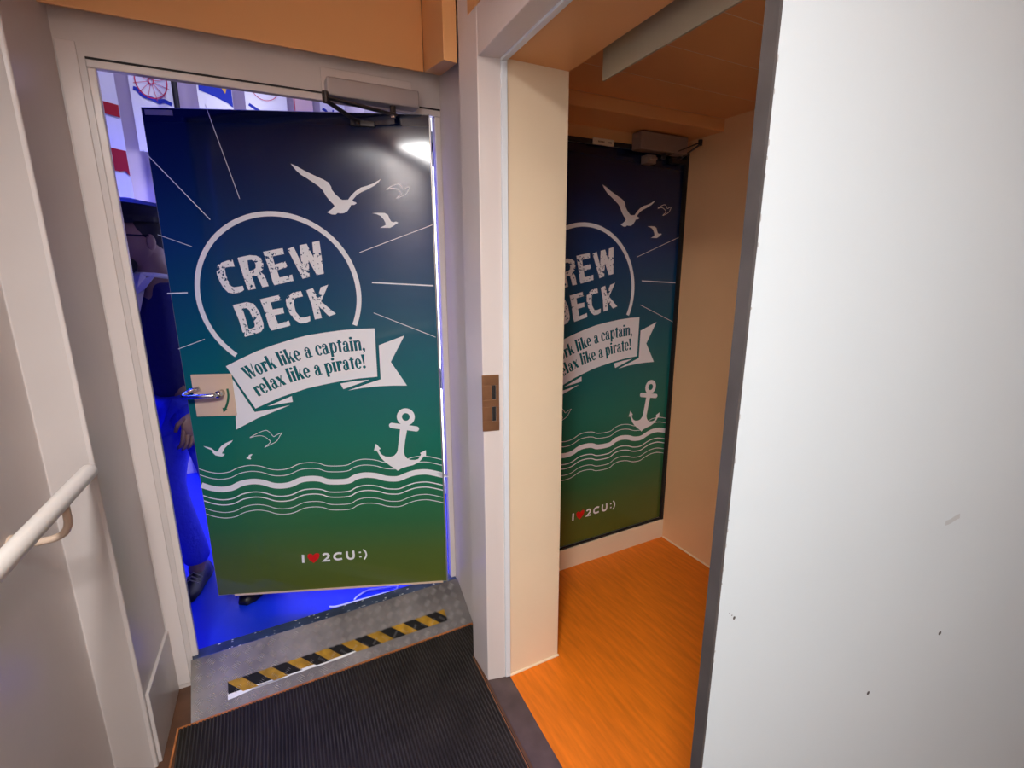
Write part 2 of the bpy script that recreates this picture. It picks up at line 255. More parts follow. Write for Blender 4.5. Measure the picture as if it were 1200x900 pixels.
# bulkhead with the open door
b = BM()
box(b, -.9, -.336, 1.97, 2.06, -.05, 2.6)
box(b, .732, .99, 1.975, 2.06, -.05, 2.6)
box(b, -.336, .732, 1.97, 2.06, 2.1435, 2.6)
struct('wall_front', b, 'paint')
b = BM(); box(b, -3, -.338, 2.061, 2.075, -.05, 3.2); box(b, .734, 2.4, 2.061, 2.075, -.05, 3.2); box(b, -.338, .734, 2.061, 2.075, 2.146, 3.2)
struct('reflection_sheet', b, 'outer_dark')  # thin dark sheet, added unseen so the open door reflects less light
fr = empty('door_frame', (0, 1.97, .118)); tag(fr, 'pale painted steel frame around the open door', 'door frame'); fr['kind'] = 'structure'; fr.name = 'trim_2'
b = BM()
box(b, -.337, -.316, .003, .030, 0, 1.9985); box(b, .709, .733, .003, .030, 0, 1.9985); box(b, -.337, .733, .003, .030, 1.999, 2.021)
obj('frame_liner', b, 'paint_frame', fr, bevel=.003)
b = BM(); box(b, -.3365, .7325, .0015, .0125, 2.0212, 2.0262)
obj('frame_gap', b, 'gasket', fr, label='thin black gap above the liner')
b = BM(); box(b, -.398, -.352, -.004, .001, -.1, 2.06)
obj('frame_flange', b, 'paint_frame', fr, bevel=.002)

# left side: recess, standing pillar, long wall with the handrail
b = BM()
prism(b, [(-.400, 2.0), (-.4185, 1.646), (-.429, 1.646), (-.540, 1.705), (-.722, -1.7), (-.95, -1.7), (-.95, 2.0)], -.05, 2.6)
struct('wall_left', b, 'paint', bevel=.004)
b = BM()
prism(b, [(-.392, 1.968), (-.4085, 1.66), (-.43, 1.66), (-.43, 1.968)], 0, .262)
struct('baseboard_left', b, 'paint', bevel=.002)
b = BM(); box(b, -.95, 4.1, -1.75, -1.65, -.05, 2.6); struct('wall_back', b, 'paint')
b = BM(); box(b, 4.0, 4.1, -1.7, .55, -.05, 2.6); struct('wall_far_right', b, 'paint')
b = BM(); box(b, -.95, 4.1, -1.75, 2.06, 2.52, 2.62); struct('ceiling', b, 'cream')

# warm lining above: beam over the door and the boxed corner
b = BM()
hexa(b, [(-.7, 1.90, 2.236), (.649, 1.90, 2.236), (.649, 1.98, 2.262), (-.7, 1.98, 2.262), (-.7, 1.90, 2.53), (.649, 1.90, 2.53), (.649, 1.98, 2.53), (-.7, 1.98, 2.53)])
struct('beam', b, 'cream', bevel=.003)
b = BM()
hexa(b, [(.611, 1.60, 2.172), (.656, 1.60, 2.170), (.742, 1.98, 2.262), (.649, 1.90, 2.236), (.611, 1.60, 2.53), (.656, 1.60, 2.53), (.742, 1.98, 2.53), (.649, 1.90, 2.53)])
struct('beam_corner', b, 'cream', bevel=.002)

# side bulkhead with the opening to the orange-floored lobby
b = BM()
prism(b, [(.732, 1.975), (.7345, 1.612), (.7300, 1.606), (.659, 1.599), (.6575, 1.455), (.742, 1.434), (.746, 1.50), (.80, 1.98)], 0, 2.6)
skbox(b, .6588, .742, .40, 1.455, 2.142, 2.6, 1.455)
struct('wall_side', b, 'paint_frame', bevel=.003)
b = BM(); skbox(b, .6615, .68, .40, 1.602, 2.262, 2.6, 1.455)
skbox(b, .6545, .68, .40, 1.602, 2.268, 2.6, 1.455)
struct('trim_3', b, 'cream')
b = BM(); prism(b, [(.7235, 1.4315), (.7415, 1.4270), (.7415, 1.436), (.7235, 1.441)], .006, 2.135)
b2 = b
skbox(b2, .7225, .7405, .45, 1.436, 2.1345, 2.1445, 1.436)
struct('trim_4', b2, 'seal', bevel=.0015)
b = BM(); prism(b, [(.7425, 1.437), (.964, 1.437), (.985, 1.935), (.79, 1.97)], 0, 2.6)
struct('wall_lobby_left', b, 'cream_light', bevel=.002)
b = BM(); skbox(b, .7425, .966, .552, 1.44, 2.145, 2.24, 1.437)
struct('ceiling_soffit', b, 'cream', bevel=.002)
# lobby ceiling of wide boards
ce = empty('ceiling_lobby', (0, 0, 2.206)); ce['kind'] = 'structure'
b = BM(); ys = [.549, .82, 1.06, 1.275, 1.502, 1.725, 2.0]
for y0, y1 in zip(ys[1:], ys[2:]): box(b, .95, 2.15, y0 + .0012, y1 - .0012, 0, .05)
prism(b, [(.95, .512), (2.15, .318), (2.15, .8188), (.95, .8188)], 0, .05)
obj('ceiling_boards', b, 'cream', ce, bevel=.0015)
b = BM()
for y in ys[1:-1]: box(b, .96, 2.1, y - .0014, y + .0014, .0004, .02)
obj('joint_strip', b, 'cream_light', ce, label='pale strip in each board joint')
b = BM(); box(b, .96, 2.012, 1.723, 1.95, 2.154, 2.206); struct('beam_lobby', b, 'cream', bevel=.003)
b = BM(); prism(b, [(2.012, 2.06), (2.012, 1.915), (2.006, 1.551), (1.985, .350), (2.2, .316), (2.2, 2.06)], -.05, 2.6)
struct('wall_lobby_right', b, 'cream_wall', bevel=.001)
b = BM(); box(b, .96, 2.02, 1.92, 2.06, -.05, .113); box(b, .97, .9955, 1.925, 2.06, .1, 2.12)
struct('wall_lobby_back', b, 'cream_light', bevel=.002)
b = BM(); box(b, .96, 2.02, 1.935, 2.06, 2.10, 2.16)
struct('trim_5', b, 'cream')  # unlit header: the deeper cream stands in for its shade
b = BM()
tube(b, [(.7435, 1.4345, .004), (.966, 1.4345, .004)], .005, 8); tube(b, [(2.0105, 1.913, .004), (2.0045, 1.551, .004), (1.984, .56, .004)], .005, 8)
struct('baseboard_lobby', b, 'cream_light')

# white partition close to the camera, with its dark steel edge
wr = empty('wall_right', (.70, .52, 0), R(-9.2)); wr['kind'] = 'structure'
b = BM(); box(b, .0015, 3.40, 0, .028, -.02, 2.6); obj('panel', b, 'white_panel', wr)
b = BM()
N = 60; hs = [2.55 * i / N for i in range(N + 1)]
for i in range(N):
    box(b, -.004, .0015 + .0, .0005, .0275, hs[i], hs[i + 1])
obj('edge_profile', b, 'dark_edge', wr, label='dark steel edge profile')
b = BM()
random.seed(4)
for i in range(26):
    z = random.uniform(.75, 2.3); h = random.uniform(.003, .012); x = random.uniform(.0, .0005)
    fill(b, [[(.001, z), (.0025 + x, z + h * .3), (.0022 + x, z + h), (.001, z + h * 1.2)]], -.0004)
flat('paint_chip', b, 'dirt', wr, label='chipped paint along the edge')
b = BM()
def on_panel(u, v):   # a mark on the white face: across from the free edge, height
    return (u, v)
for x, z, r1, r2 in ((.0385, .912, .0028, .0036), (.0325, .919, .0013, .0013), (.026, .925, .0010, .0010), (.663, .709, .0050, .0050), (.452, .608, .0042, .0050)):
    disc(b, x, z, r1, -.0006, r2)
flat('scuff_mark', b, 'speck', wr, label='small dark scuff')
b = BM(); stroke(b, smoothed([(.596, 1.006), (.612, 1.008), (.626, 1.013), (.640, 1.016)], 4), .012, -.0006)
flat('faint_smudge', b, 'smudge', wr, label='faint grey smudge')

# ================================================================= DOORS
import_art = None
def glyph(ch):
    """letters of the heavy condensed slogan face, x-height 1; returns (advance, list of loops-groups)"""
    P = []; T = .29; t = .10
    def st(x, y0, y1, w=T): P.append([[(x, y0), (x + w, y0), (x + w, y1), (x, y1)]])
    def arc(cx, cy, rx, ry, wx, wy, a0, a1, n=14):
        o = []; i = []
        for k in range(n + 1):
            a = R(a0 + (a1 - a0) * k / n); o.append((cx + rx * math.cos(a), cy + ry * math.sin(a))); i.append((cx + (rx - wx) * math.cos(a), cy + (ry - wy) * math.sin(a)))
        P.append([o + i[::-1]])
    def el(cx, cy, rx, ry): P.append([[(cx + rx * math.cos(2 * math.pi * k / 14), cy + ry * math.sin(2 * math.pi * k / 14)) for k in range(14)]])
    if ch == 'l': st(.04, 0, 1.42); P.append([[(-.03, 1.42), (.04, 1.42), (.04, 1.3)]]); return .40, P
    if ch == 'i': st(.04, 0, 1.0); el(.185, 1.27, .165, .13); P.append([[(-.03, 1.0), (.04, 1.0), (.04, .88)]]); return .40, P
    if ch == 'o': arc(.34, .5, .34, .53, .24, .10, 0, 360, 24); return .72, P
    if ch == 'c': arc(.34, .5, .34, .53, .25, .10, 40, 322, 20); el(.55, .72, .12, .13); return .64, P
    if ch == 'e': arc(.34, .5, .34, .53, .24, .10, -38, -360, 24); P.append([[(.1, .46), (.6, .46), (.66, .56), (.1, .56)]]); return .70, P
    if ch == 'a':
        st(.36, .02, .78, .26); arc(.34, .72, .27, .31, .16, .11, 170, 0, 10); el(.19, .76, .12, .11); arc(.30, .27, .27, .31, .20, .10, 40, 320, 16)
        P.append([[(.6, 0), (.72, .03), (.72, .12), (.6, .12)]]); P.append([[(.28, .55), (.38, .62), (.38, .5), (.3, .46)]]); return .74, P
    if ch == 'r': st(.04, 0, 1.0); P.append([[(-.03, 1.0), (.04, 1.0), (.04, .88)]]); arc(.42, .72, .20, .30, .12, .12, 165, 60, 8); el(.50, .86, .12, .14); return .58, P
    if ch == 'n': st(.04, 0, 1.0, .27); st(.46, 0, .75, .27); arc(.46, .72, .27, .30, .20, .13, 165, 0, 10); P.append([[(-.03, 1.0), (.04, 1.0), (.04, .88)]]); return .77, P
    if ch == 'p': st(.04, -.36, 1.0, .27); arc(.42, .5, .32, .53, .24, .11, -150, 150, 18); P.append([[(-.03, 1.0), (.04, 1.0), (.04, .88)]]); return .78, P
    if ch == 't': st(.11, .1, 1.22, .26); P.append([[(0, .9), (.48, .9), (.48, 1.02), (0, 1.02)]]); arc(.34, .2, .23, .22, .18, .10, 180, 300, 8); return .50, P
    if ch == 'k':
        st(.04, 0, 1.42); P.append([[(.30, .42), (.56, 1.0), (.68, 1.0), (.36, .32)]]); P.append([[(.36, .66), (.50, .74), (.80, 0), (.47, 0)]]); return .80, P
    if ch == 'x':
        P.append([[(0, 1.0), (.32, 1.0), (.74, 0), (.42, 0)]]); P.append([[(.02, 0), (.14, 0), (.36, .44), (.29, .52)]]); P.append([[(.56, 1.0), (.69, 1.0), (.44, .54), (.38, .62)]]); return .75, P
    if ch == 'W':
        P.append([[(0, 1.32), (.31, 1.32), (.52, .0), (.36, .0)]]); P.append([[(.40, 1.32), (.71, 1.32), (.94, .0), (.78, .0)]])
        P.append([[(.40, .0), (.50, .0), (.62, .9), (.55, 1.1)]]); P.append([[(.83, .0), (.93, .0), (1.22, 1.32), (1.12, 1.32)]]); return 1.20, P
    if ch == ',': el(.17, .10, .14, .13); P.append([[(.31, .1), (.28, -.12), (.10, -.30), (.07, -.25), (.18, -.1), (.17, .0)]]); return .36, P
    if ch == '!': P.append([[(.02, 1.36), (.36, 1.36), (.25, .38), (.15, .38)]]); el(.19, .12, .155, .15); return .40, P
    return .36, P

def slogan(bm, text, base, xh, y):
    pts = [Vector((p[0] / 1000, p[1] / 1000)) for p in base]; pts = smoothed(pts, 5)
    cum = [0]
    for a, c in zip(pts, pts[1:]): cum.append(cum[-1] + (c - a).length)
    tot = sum(glyph(c)[0] for c in text) - .06; kx = cum[-1] / tot
    def at(s):
        s = max(0, min(cum[-1], s)); i = 0
        while i < len(cum) - 2 and cum[i + 1] < s: i += 1
        d = (pts[i + 1] - pts[i]).normalized(); return pts[i] + d * (s - cum[i]), d
    x = 0
    for ch in text:
        adv, groups = glyph(ch)
        o, _ = at(x * kx); _, d = at((x + adv / 2) * kx)
        nn = Vector((-d.y, d.x))
        for k, g in enumerate(groups):
            fill(bm, [[(o + d * px * kx + nn * py * xh) for px, py in l] for l in g], y - k * .00001)
        x += adv

def sm(a): return [(p[0] / 1000, p[1] / 1000) for p in a]
LEAF_W = 1.0137
def door_leaf(root, top, z0):
    b = BM(); box(b, 0, LEAF_W, .0004, .040, z0, top)
    obj('leaf', b, 'leafedge', root, bevel=.002)
    b = BM(); fill(b, [[(.0025, z0 + .004), (LEAF_W - .0025, z0 + .004), (LEAF_W - .0025, top - .003), (.0025, top - .003)]], .0)
    flat('printed_film', b, 'grad', root, label='blue to green printed film')
    b = BM(); y = -.0006
    for k_, l in enumerate(ART['fill']): fill(b, [sm(l)], y - k_ * .00002)
    for k_, (w, closed, l) in enumerate(ART['line']):
        P = sm(l)
        if closed == 1: P = smoothed(P, 3, True)
        stroke(b, P, (.0235 if closed == 2 else w / 1000), y - .0003 - k_ * .00002, closed == 1, closed == 2)
    rc = ART['anchor_ring']; disc(b, rc[0] / 1000, rc[1] / 1000, .0375, y - .0007, .0385, .44)
    ring = [(.404 + .304 * math.cos(R(a)), 1.450 + .304 * math.sin(R(a))) for a in [-23.7 + (230.8 + 23.7) * k / 90 for k in range(91)]]
    stroke(b, ring, .0185, y)
    wv = [(0.003, 664)] + [(p[0] / 1000, p[1]) for p in ART['wave'] if p[0] not in (562.7, 575.4)] + [(1.0105, 661)]
    wv = smoothed([(p[0], p[1] / 1000) for p in wv], 4)
    for dz, w in ((.0735, .003), (.0465, .003), (0, .025), (-.048, .0048), (-.072, .0048), (-.107, .0030), (-.133, .0030)):
        stroke(b, [(p[0], p[1] + dz) for p in wv], w, y)
    flat('printed_artwork', b, 'white_print', root, label='white print of gulls, circle, ribbon, anchor and waves')
    for n, loops in ART['letters']:
        b = BM(); fill(b, [sm(l) for l in loops], y)
        flat('title_letter', b, 'worn', root, label='worn white stencil letter ' + n)
    b = BM(); slogan(b, 'Work like a captain,', ART['base1'], .0425, -.0010); slogan(b, 'relax like a pirate!', ART['base2'], .0425, -.0010)
    flat('slogan_lettering', b, 'grad', root, label='dark teal slogan in two curved lines')
    b = BM()
    for i, (w, l) in enumerate(ART['small']):
        P = sm(l); P = smoothed(P, 4) if len(P) > 3 and i != 1 else P
        kx = {7: .0105, 6: .0098, 4.5: .0070}[w]
        stroke(b, P, kx, y)
    flat('small_lettering', b, 'white_print', root, label='small white letters I, 2CU and a smiley')
    b = BM(); fill(b, [sm(ART['heart'])], y - .0002); flat('heart_print', b, 'red_print', root, label='small red heart')

FL = (-.262, 2.322); HR = (.677, 1.94)
ang = math.atan2(HR[1] - FL[1], HR[0] - FL[0])
d1 = empty('door_1', (FL[0], FL[1], 0), ang); tag(d1, 'blue and green printed door standing open onto the blue deck', 'door'); d1['kind'] = 'structure'
door_leaf(d1, 2.112, .130)
b = BM(); box(b, LEAF_W - .003, LEAF_W + .0025, -.003, .041, .13, 2.10)
obj('hinge_strip', b, 'leafedge', d1, bevel=.001, label='grey metal strip along the hinge side')
b = BM(); box(b, .07, LEAF_W - .02, -.003, .004, .1265, .1345); obj('bottom_seal', b, 'beige_plate', d1, label='pale strip under the leaf')
pl = sm(ART['plate']); b = BM()
x0, x1, z0, z1 = .0295, .1845, .965, 1.140
box(b, x0, x1, -.006, .0005, z0, z1)
lp = obj('lock_plate', b, 'beige_plate', d1, bevel=.002, label='beige lock plate')
b = BM(); tube(b, [(.139, -.006, 1.064), (.139, -.045, 1.064)], .013, 16); tube(b, [(.139, -.045, 1.064), (.128, -.056, 1.064), (.030, -.058, 1.061), (.016, -.056, 1.064), (.014, -.045, 1.068), (.030, -.022, 1.078), (.060, -.012, 1.086)], .0085, 12)
lv = obj('lever_handle', b, 'chrome', lp, smooth=True, label='steel lever handle')
b = BM(); stroke(b, smoothed(sm(ART['arrow']), 4), .0085, -.0068); fill(b, [sm(ART['arrowhead'])], -.0069)
flat('arrow_mark', b, 'green', lp, label='green arrow bending down')
b = BM(); box(b, .012, .105, -.0012, 0, 2.086, 2.104); obj('name_sticker', b, 'steel', d1, label='small grey sticker in the top corner')
for x, z in ((.76, 1.86), (.70, 1.885), (.66, 1.42), (.55, 1.93), (.83, 1.975)):
    pass

d2 = empty('door_2', (1.0, 1.94, -.011), 0); tag(d2, 'blue and green printed door closed behind the orange floor', 'door'); d2['kind'] = 'structure'
door_leaf(d2, 2.098, .131)
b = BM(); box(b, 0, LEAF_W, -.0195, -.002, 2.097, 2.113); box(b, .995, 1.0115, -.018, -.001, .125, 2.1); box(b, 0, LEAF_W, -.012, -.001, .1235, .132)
obj('door_gasket', b, 'gasket', d2, label='black gasket around the leaf, its top strip deepened for shade')  # top strip enlarged to imitate the shade above the leaf
b = BM(); box(b, .418, .532, -.026, -.0198, 2.092, 2.118); ls = obj('frame_sticker', b, 'sticker', d2, label='cream sticker with tiny dark writing')
b = BM()
for i, x in enumerate((.444, .450, .456, .462, .468, .474, .502, .508, .514)): box(b, x, x + .0038, -.0266, -.0258, 2.101, 2.108)
obj('sticker_writing', b, 'ink', ls)

# ================================================================= CLOSERS
c1 = empty('door_closer', (.46, 1.97, 2.11)); tag(c1, 'grey door closer with folding arm above the open printed door', 'door closer')
b = BM(); box(b, -.157, .160, -.010, 0, .010, .108); obj('mounting_plate', b, 'paint_frame', c1, bevel=.002)
b = BM(); box(b, -.150, .168, -.070, -.010, .006, .064); obj('closer_body', b, 'steel', c1, bevel=.006)
def door_pt(s, y, z):   # a point given on the open leaf
    u = Vector((math.cos(ang), math.sin(ang))); n = Vector((-u.y, u.x)); q = Vector(FL) + u * s + n * y
    return Vector((q.x - .46, q.y - 1.97, z - 2.11))
elbow = Vector((-.160, -.088, -.003)); piv = Vector((.075, -.045, -.016))
b = BM(); tube(b, [piv + Vector((0, 0, .03)), piv], .011, 14); bar(b, piv + Vector((.012, 0, -.006)), elbow + Vector((-.008, 0, -.004)), .022, .007)
obj('main_arm', b, 'dark_metal', c1, bevel=.001)
e2 = door_pt(.752, -.024, 2.075)
b = BM(); tube(b, [elbow + Vector((0, 0, .012)), elbow + Vector((0, 0, -.022))], .011, 14); bar(b, elbow + Vector((-.004, 0, -.013)), e2, .016, .008)
obj('link_arm', b, 'dark_metal', c1, bevel=.001)
b = BM(); p0 = door_pt(.725, -.008, 2.074); p1 = door_pt(.812, -.008, 2.070); bar(b, p0, p1, .016, .018); tube(b, [e2 + Vector((0, 0, .01)), e2 - Vector((0, 0, .012))], .010, 12)
obj('door_shoe', b, 'dark_metal', c1, bevel=.001)
b = BM(); tube(b, [piv + Vector((0, 0, -.001)), piv + Vector((0, 0, -.016))], .008, 14); obj('arm_screw', b, 'chrome', c1)

c2 = empty('door_closer', (1.785, 1.92, 2.070)); tag(c2, 'brownish door closer with arm above the closed printed door', 'door closer')
b = BM(); box(b, -.148, .142, -.065, -.002, .002, .078); obj('closer_body', b, 'steel_brown', c2, bevel=.005)
b = BM(); tube(b, [(.02, -.035, .005), (.02, -.035, -.022)], .010, 12); bar(b, (.01, -.036, -.018), (.200, -.085, .058), .020, .006); obj('main_arm', b, 'dark_metal', c2, bevel=.001)
b = BM(); tube(b, [(.200, -.085, .070), (.200, -.085, .044)], .010, 12); bar(b, (.200, -.085, .050), (.145, -.010, -.012), .014, .006); box(b, .10, .19, -.014, .012, -.028, -.006); obj('link_arm', b, 'dark_metal', c2, bevel=.001)
b = BM(); box(b, -.072, -.018, -.030, .016, -.046, -.008); box(b, -.062, -.025, -.045, -.028, -.031, -.020); obj('arm_stop', b, 'steel_brown', c2, bevel=.002)

# ================================================================= THINGS IN THE PASSAGE
# hanging metal strip under the lobby ceiling
b = BM(); skbox(b, 1.021, 1.029, .62, 1.344, 2.100, 2.2065, 1.344)
tag(obj('ceiling_strip', b, 'strip_grey', bevel=.001), 'grey metal strip hanging under the orange-lit lobby ceiling', 'ceiling strip')

# strike plate on the frame post
sp = empty('strike_plate', (.682, 1.4485, 1.109)); tag(sp, 'bronze strike plate with two slots on the frame post', 'strike plate')
sp.rotation_euler = (0, 0, math.atan2(-.021, .0845))
b = BM()
for zz in ((-.097, -.063), (-.012, .012), (.062, .097)): box(b, -.029, .029, -.004, .0, zz[0], zz[1])
for zz in ((-.063, -.012), (.012, .062)):
    box(b, -.029, .004, -.004, 0, *zz); box(b, .018, .029, -.004, 0, *zz)
obj('plate', b, 'brass', sp, bevel=.001)
for zz in ((-.062, -.013), (.013, .061)):
    b = BM(); box(b, .005, .017, -.0028, -.0018, *zz); obj('slot', b, 'hole', sp)

# handrail
hr = empty('handrail', (-.42, 1.578, 1.034)); tag(hr, 'cream round handrail along the left wall', 'handrail')
def rp(t): return (-SK * t, -t, 0)
b = BM(); tube(b, [rp(-.02), rp(-.012)] + [rp(t) for t in (0, .5, 1.2, 2.2)], [.0165, .0195, .0195, .0195, .0195, .0195], 24)
obj('rail', b, 'rail', hr, smooth=True)
for t in (.16, 1.3):
    q = rp(t); b = BM()
    pts = [(q[0], q[1], -.012), (q[0], q[1], -.035), (q[0] - .002, q[1] + .004, -.062), (q[0] - .012, q[1] + .010, -.085), (q[0] - .032, q[1] + .018, -.100), (q[0] - .070, q[1] + .03, -.108), (q[0] - .135, q[1] + .045, -.112)]
    tube(b, smoothed(pts, 4), .0085, 12); tube(b, [(q[0] - .112 - .004, q[1] + .045, -.1115), (q[0] - .1305, q[1] + .045, -.112)], .026, 20)
    tube(b, [(q[0], q[1] + .03, -.0205), (q[0], q[1] - .03, -.0205)], .006, 8)
    obj('bracket', b, 'rail_bracket', hr, smooth=True)

# ramp of tread plate
rm = empty('threshold_ramp', (0, 1.773, 0)); tag(rm, 'aluminium tread plate ramp with hazard tape at the open doorway', 'ramp')
A = math.atan2(.118, .180); SL = math.hypot(.118, .180)
def rpt(x, s, h=0): return (x, s * math.cos(A) - h * math.sin(A), s * math.sin(A) + h * math.cos(A) + .001)
b = BM(); X0, X1 = -.339, .732
hexa(b, [rpt(X0, 0, -.001), rpt(X1, 0, -.001), rpt(X1, SL, -.004), rpt(X0, SL, -.004), rpt(X0, 0, .003), rpt(X1, 0, .003), rpt(X1, SL, 0), rpt(X0, SL, 0)])
cell = .042
for i in range(int((X1 - X0) / cell) + 1):
    for j in range(int(SL / cell) + 1):
        cx = X0 + (i + .5) * cell; cy = (j + .5) * cell; a = R(45) if (i + j) % 2 else R(-45)
        for k in range(-2, 3):
            ox = cx + math.cos(a + math.pi / 2) * k * .0062; oy = cy + math.sin(a + math.pi / 2) * k * .0062
            L = .0170; w = .0017; ca, sa = math.cos(a), math.sin(a)
            q = [(ox - ca * L, oy - sa * L, 0), (ox - sa * w, oy + ca * w, 0), (ox + ca * L, oy + sa * L, 0), (ox + sa * w, oy - ca * w, 0), (ox, oy, .0036)]
            if any(p[0] < X0 + .001 or p[0] > X1 - .001 or p[1] < .001 or p[1] > SL - .001 for p in q): continue
            v = [b.verts.new(rpt(p[0], p[1], .0026 - .003 * p[1] / SL + p[2])) for p in q]
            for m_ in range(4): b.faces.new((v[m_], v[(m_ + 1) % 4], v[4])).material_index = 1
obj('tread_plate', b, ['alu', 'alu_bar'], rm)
b = BM(); hexa(b, [(X0 + .004, .006, .0), (X1 - .004, .006, .0), (X1 - .004, .18, .0), (X0 + .004, .18, .0), (X0 + .004, .008, .001), (X1 - .004, .008, .001), (X1 - .004, .18, .110), (X0 + .004, .18, .110)])
obj('ramp_core', b, 'threshold', rm)
TX0, TX1, T0, T1 = -.223, .626, .047, .0975
b = BM(); b2 = BM()
W = (TX1 - TX0) / 16.6; sl = .052
y_ = .0042
def tq(bm, pts): 
    vs = [bm.verts.new(rpt(p[0], p[1], .0046 - .003 * p[1] / SL)) for p in pts]
    bm.faces.new(vs)
def clipx(x): return max(TX0, min(TX1, x))
n_ = 0
x = TX0 - .055
while x < TX1 + .02:
    # stripe as four slices so the ends can be clipped by the tape's square ends
    tgt = b if n_ % 2 else b2
    for k in range(6):
        f0, f1 = k / 6, (k + 1) / 6
        t0 = T1 - (T1 - T0) * f0; t1 = T1 - (T1 - T0) * f1
        if k == 5:
            t1 += {0: .007, 2: .006, 3: .001, 4: .003, 5: .009, 6: .002, 7: .005, 8: .006}.get(n_, 0)
        pa, pb, pc, pd = clipx(x + sl * f0), clipx(x + W + sl * f0), clipx(x + W + sl * f1), clipx(x + sl * f1)
        if pb - pa < 1e-4 and pc - pd < 1e-4: continue
        if pb - pa < 1e-4: tq(tgt, [(pa, t0), (pc, t1), (pd, t1)])
        elif pc - pd < 1e-4: tq(tgt, [(pa, t0), (pb, t0), (pd, t1)])
        else: tq(tgt, [(pa, t0), (pb, t0), (pc, t1), (pd, t1)])
    x += W; n_ += 1
tape = obj('hazard_tape', b, 'yellow', rm, label='dirty yellow stripes of the hazard tape')
obj('tape_stripe', b2, 'black', tape, label='black stripes of the hazard tape')
b = BM()
edge = [(TX0 - .002, T0 - .012), (-.20, T0 - .011), (-.15, T0 - .006), (-.135, T0 + .002), (-.10, T0 + .003), (-.05, T0 + .002), (-.035, T0 - .004), (-.01, T0 - .002), (.02, T0 - .003), (.06, T0 - .001), (.10, T0 - .004), (.13, T0 - .001), (.19, T0 - .003), (.23, T0 + .002), (.27, T0 + .004), (.27, T0 + .01), (TX0 - .002, T0 + .012)]
tq2 = [b.verts.new(rpt(p[0], p[1], .0040 - .003 * p[1] / SL)) for p in edge]; f_ = b.faces.new(tq2); bmesh.ops.triangulate(b, faces=[f_])
obj('tape_backing', b, 'white_tear', tape, label='torn white backing')

b = BM(); box(b, -.335, .731, 1.954, 2.012, .02, .1175)
sill = tag(obj('door_sill', b, 'coaming', bevel=.004), 'worn dark blue steel sill behind the tread plate ramp', 'sill')
b = BM(); random.seed(11)
for i in range(60):
    x = random.uniform(-.3, .70); y = random.choice((1.958, 1.962, 2.004)) + random.uniform(-.003, .003) if i % 3 else random.uniform(1.96, 2.0); q = random.uniform(.0012, .0035)
    vs = [b.verts.new((x + q * 1.8 * math.cos(a) * random.uniform(.6, 1.2), y + q * math.sin(a) * random.uniform(.6, 1.2), .1179)) for a in [2 * math.pi * k / 7 for k in range(7)]]
    b.faces.new(vs)
obj('chipped_paint', b, 'white_tear', sill, label='pale chips in the paint')

# ribbed rubber mat
mt = empty('ribbed_mat', (0, 1.76, 0)); tag(mt, 'black ribbed rubber mat in front of the tread plate ramp', 'mat')
b = BM()
def mat_x(u, y):    # u 0..1 across
    xl = -.373 - .055 * max(0, 1.76 - y) if y < 1.73 else -.373
    xr = (.655 if y < 1.60 else .722) - SK * max(0, 1.455 - y)
    return xl + (xr - xl) * u
Y1, Y0 = 1.765, -.9; PITCH = .0112
xs = []
x = -.373
while x < .722: xs.append(x); x += PITCH
def col(x):   # far end of a rib: the part right of the post stops at the post
    return 1.768 if x < .655 else 1.768
for i, x in enumerate(xs):
    far = 1.7645
    near = Y0 if x < .652 else 1.606
    xa, xb = x, x + PITCH
    if xb > .728: break
    def lx(v, y): return v + (SK * (y - 1.6) if y < 1.6 else 0)
    prof = [(xa, .0), (xa, .0035), (xa + .0020, .0065), (xa + .0036, .0074), (xa + .0052, .0065), (xa + .0072, .0035), (xb, .0035), (xb, .0)]
    A1 = [b.verts.new((lx(px, far), far - 1.76, pz)) for px, pz in prof]; mid = [b.verts.new((lx(px, 1.6), 1.6 - 1.76, pz)) for px, pz in prof] if near == Y0 else None
    B1 = [b.verts.new((lx(px, near), near - 1.76, pz)) for px, pz in prof]
    chain = [A1, mid, B1] if mid else [A1, B1]
    for c_, d_ in zip(chain, chain[1:]):
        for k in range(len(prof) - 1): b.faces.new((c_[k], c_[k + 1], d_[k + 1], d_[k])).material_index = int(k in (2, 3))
    b.faces.new(A1); b.faces.new(B1)
obj('ribbed_sheet', b, ['rubber', 'rubber_ridge'], mt)
b = BM()
bar(b, (-.376, .009, .003), (.728, .011, .003), .006, .007); bar(b, (-.376, .012, .003), (-.385, -.16, .003), .006, .007); bar(b, (-.385, -.16, .003), (-.385 - SK * 2.5, -2.66, .003), .006, .007)
bar(b, (.6515, -.17, .003), (.6515 - SK * 2.5, -2.66, .003), .005, .003)
obj('mat_edging', b, 'orange_edge', mt, label='orange brown edging')

# ================================================================= OUTSIDE ON THE DECK
b = BM(); box(b, -5, 5, 2.012, 6.5, -.06, 0); struct('floor_deck', b, 'deck')
b = BM(); box(b, -5, .98, 4.35, 4.45, 0, 4.2); struct('wall_deck', b, 'lilac')
b = BM(); prism(b, [(.98, 4.4), (1.45, 3.35), (3.2, 3.35), (3.2, 4.4)], 0, 3.6); struct('wall_deckhouse', b, 'bwhite')

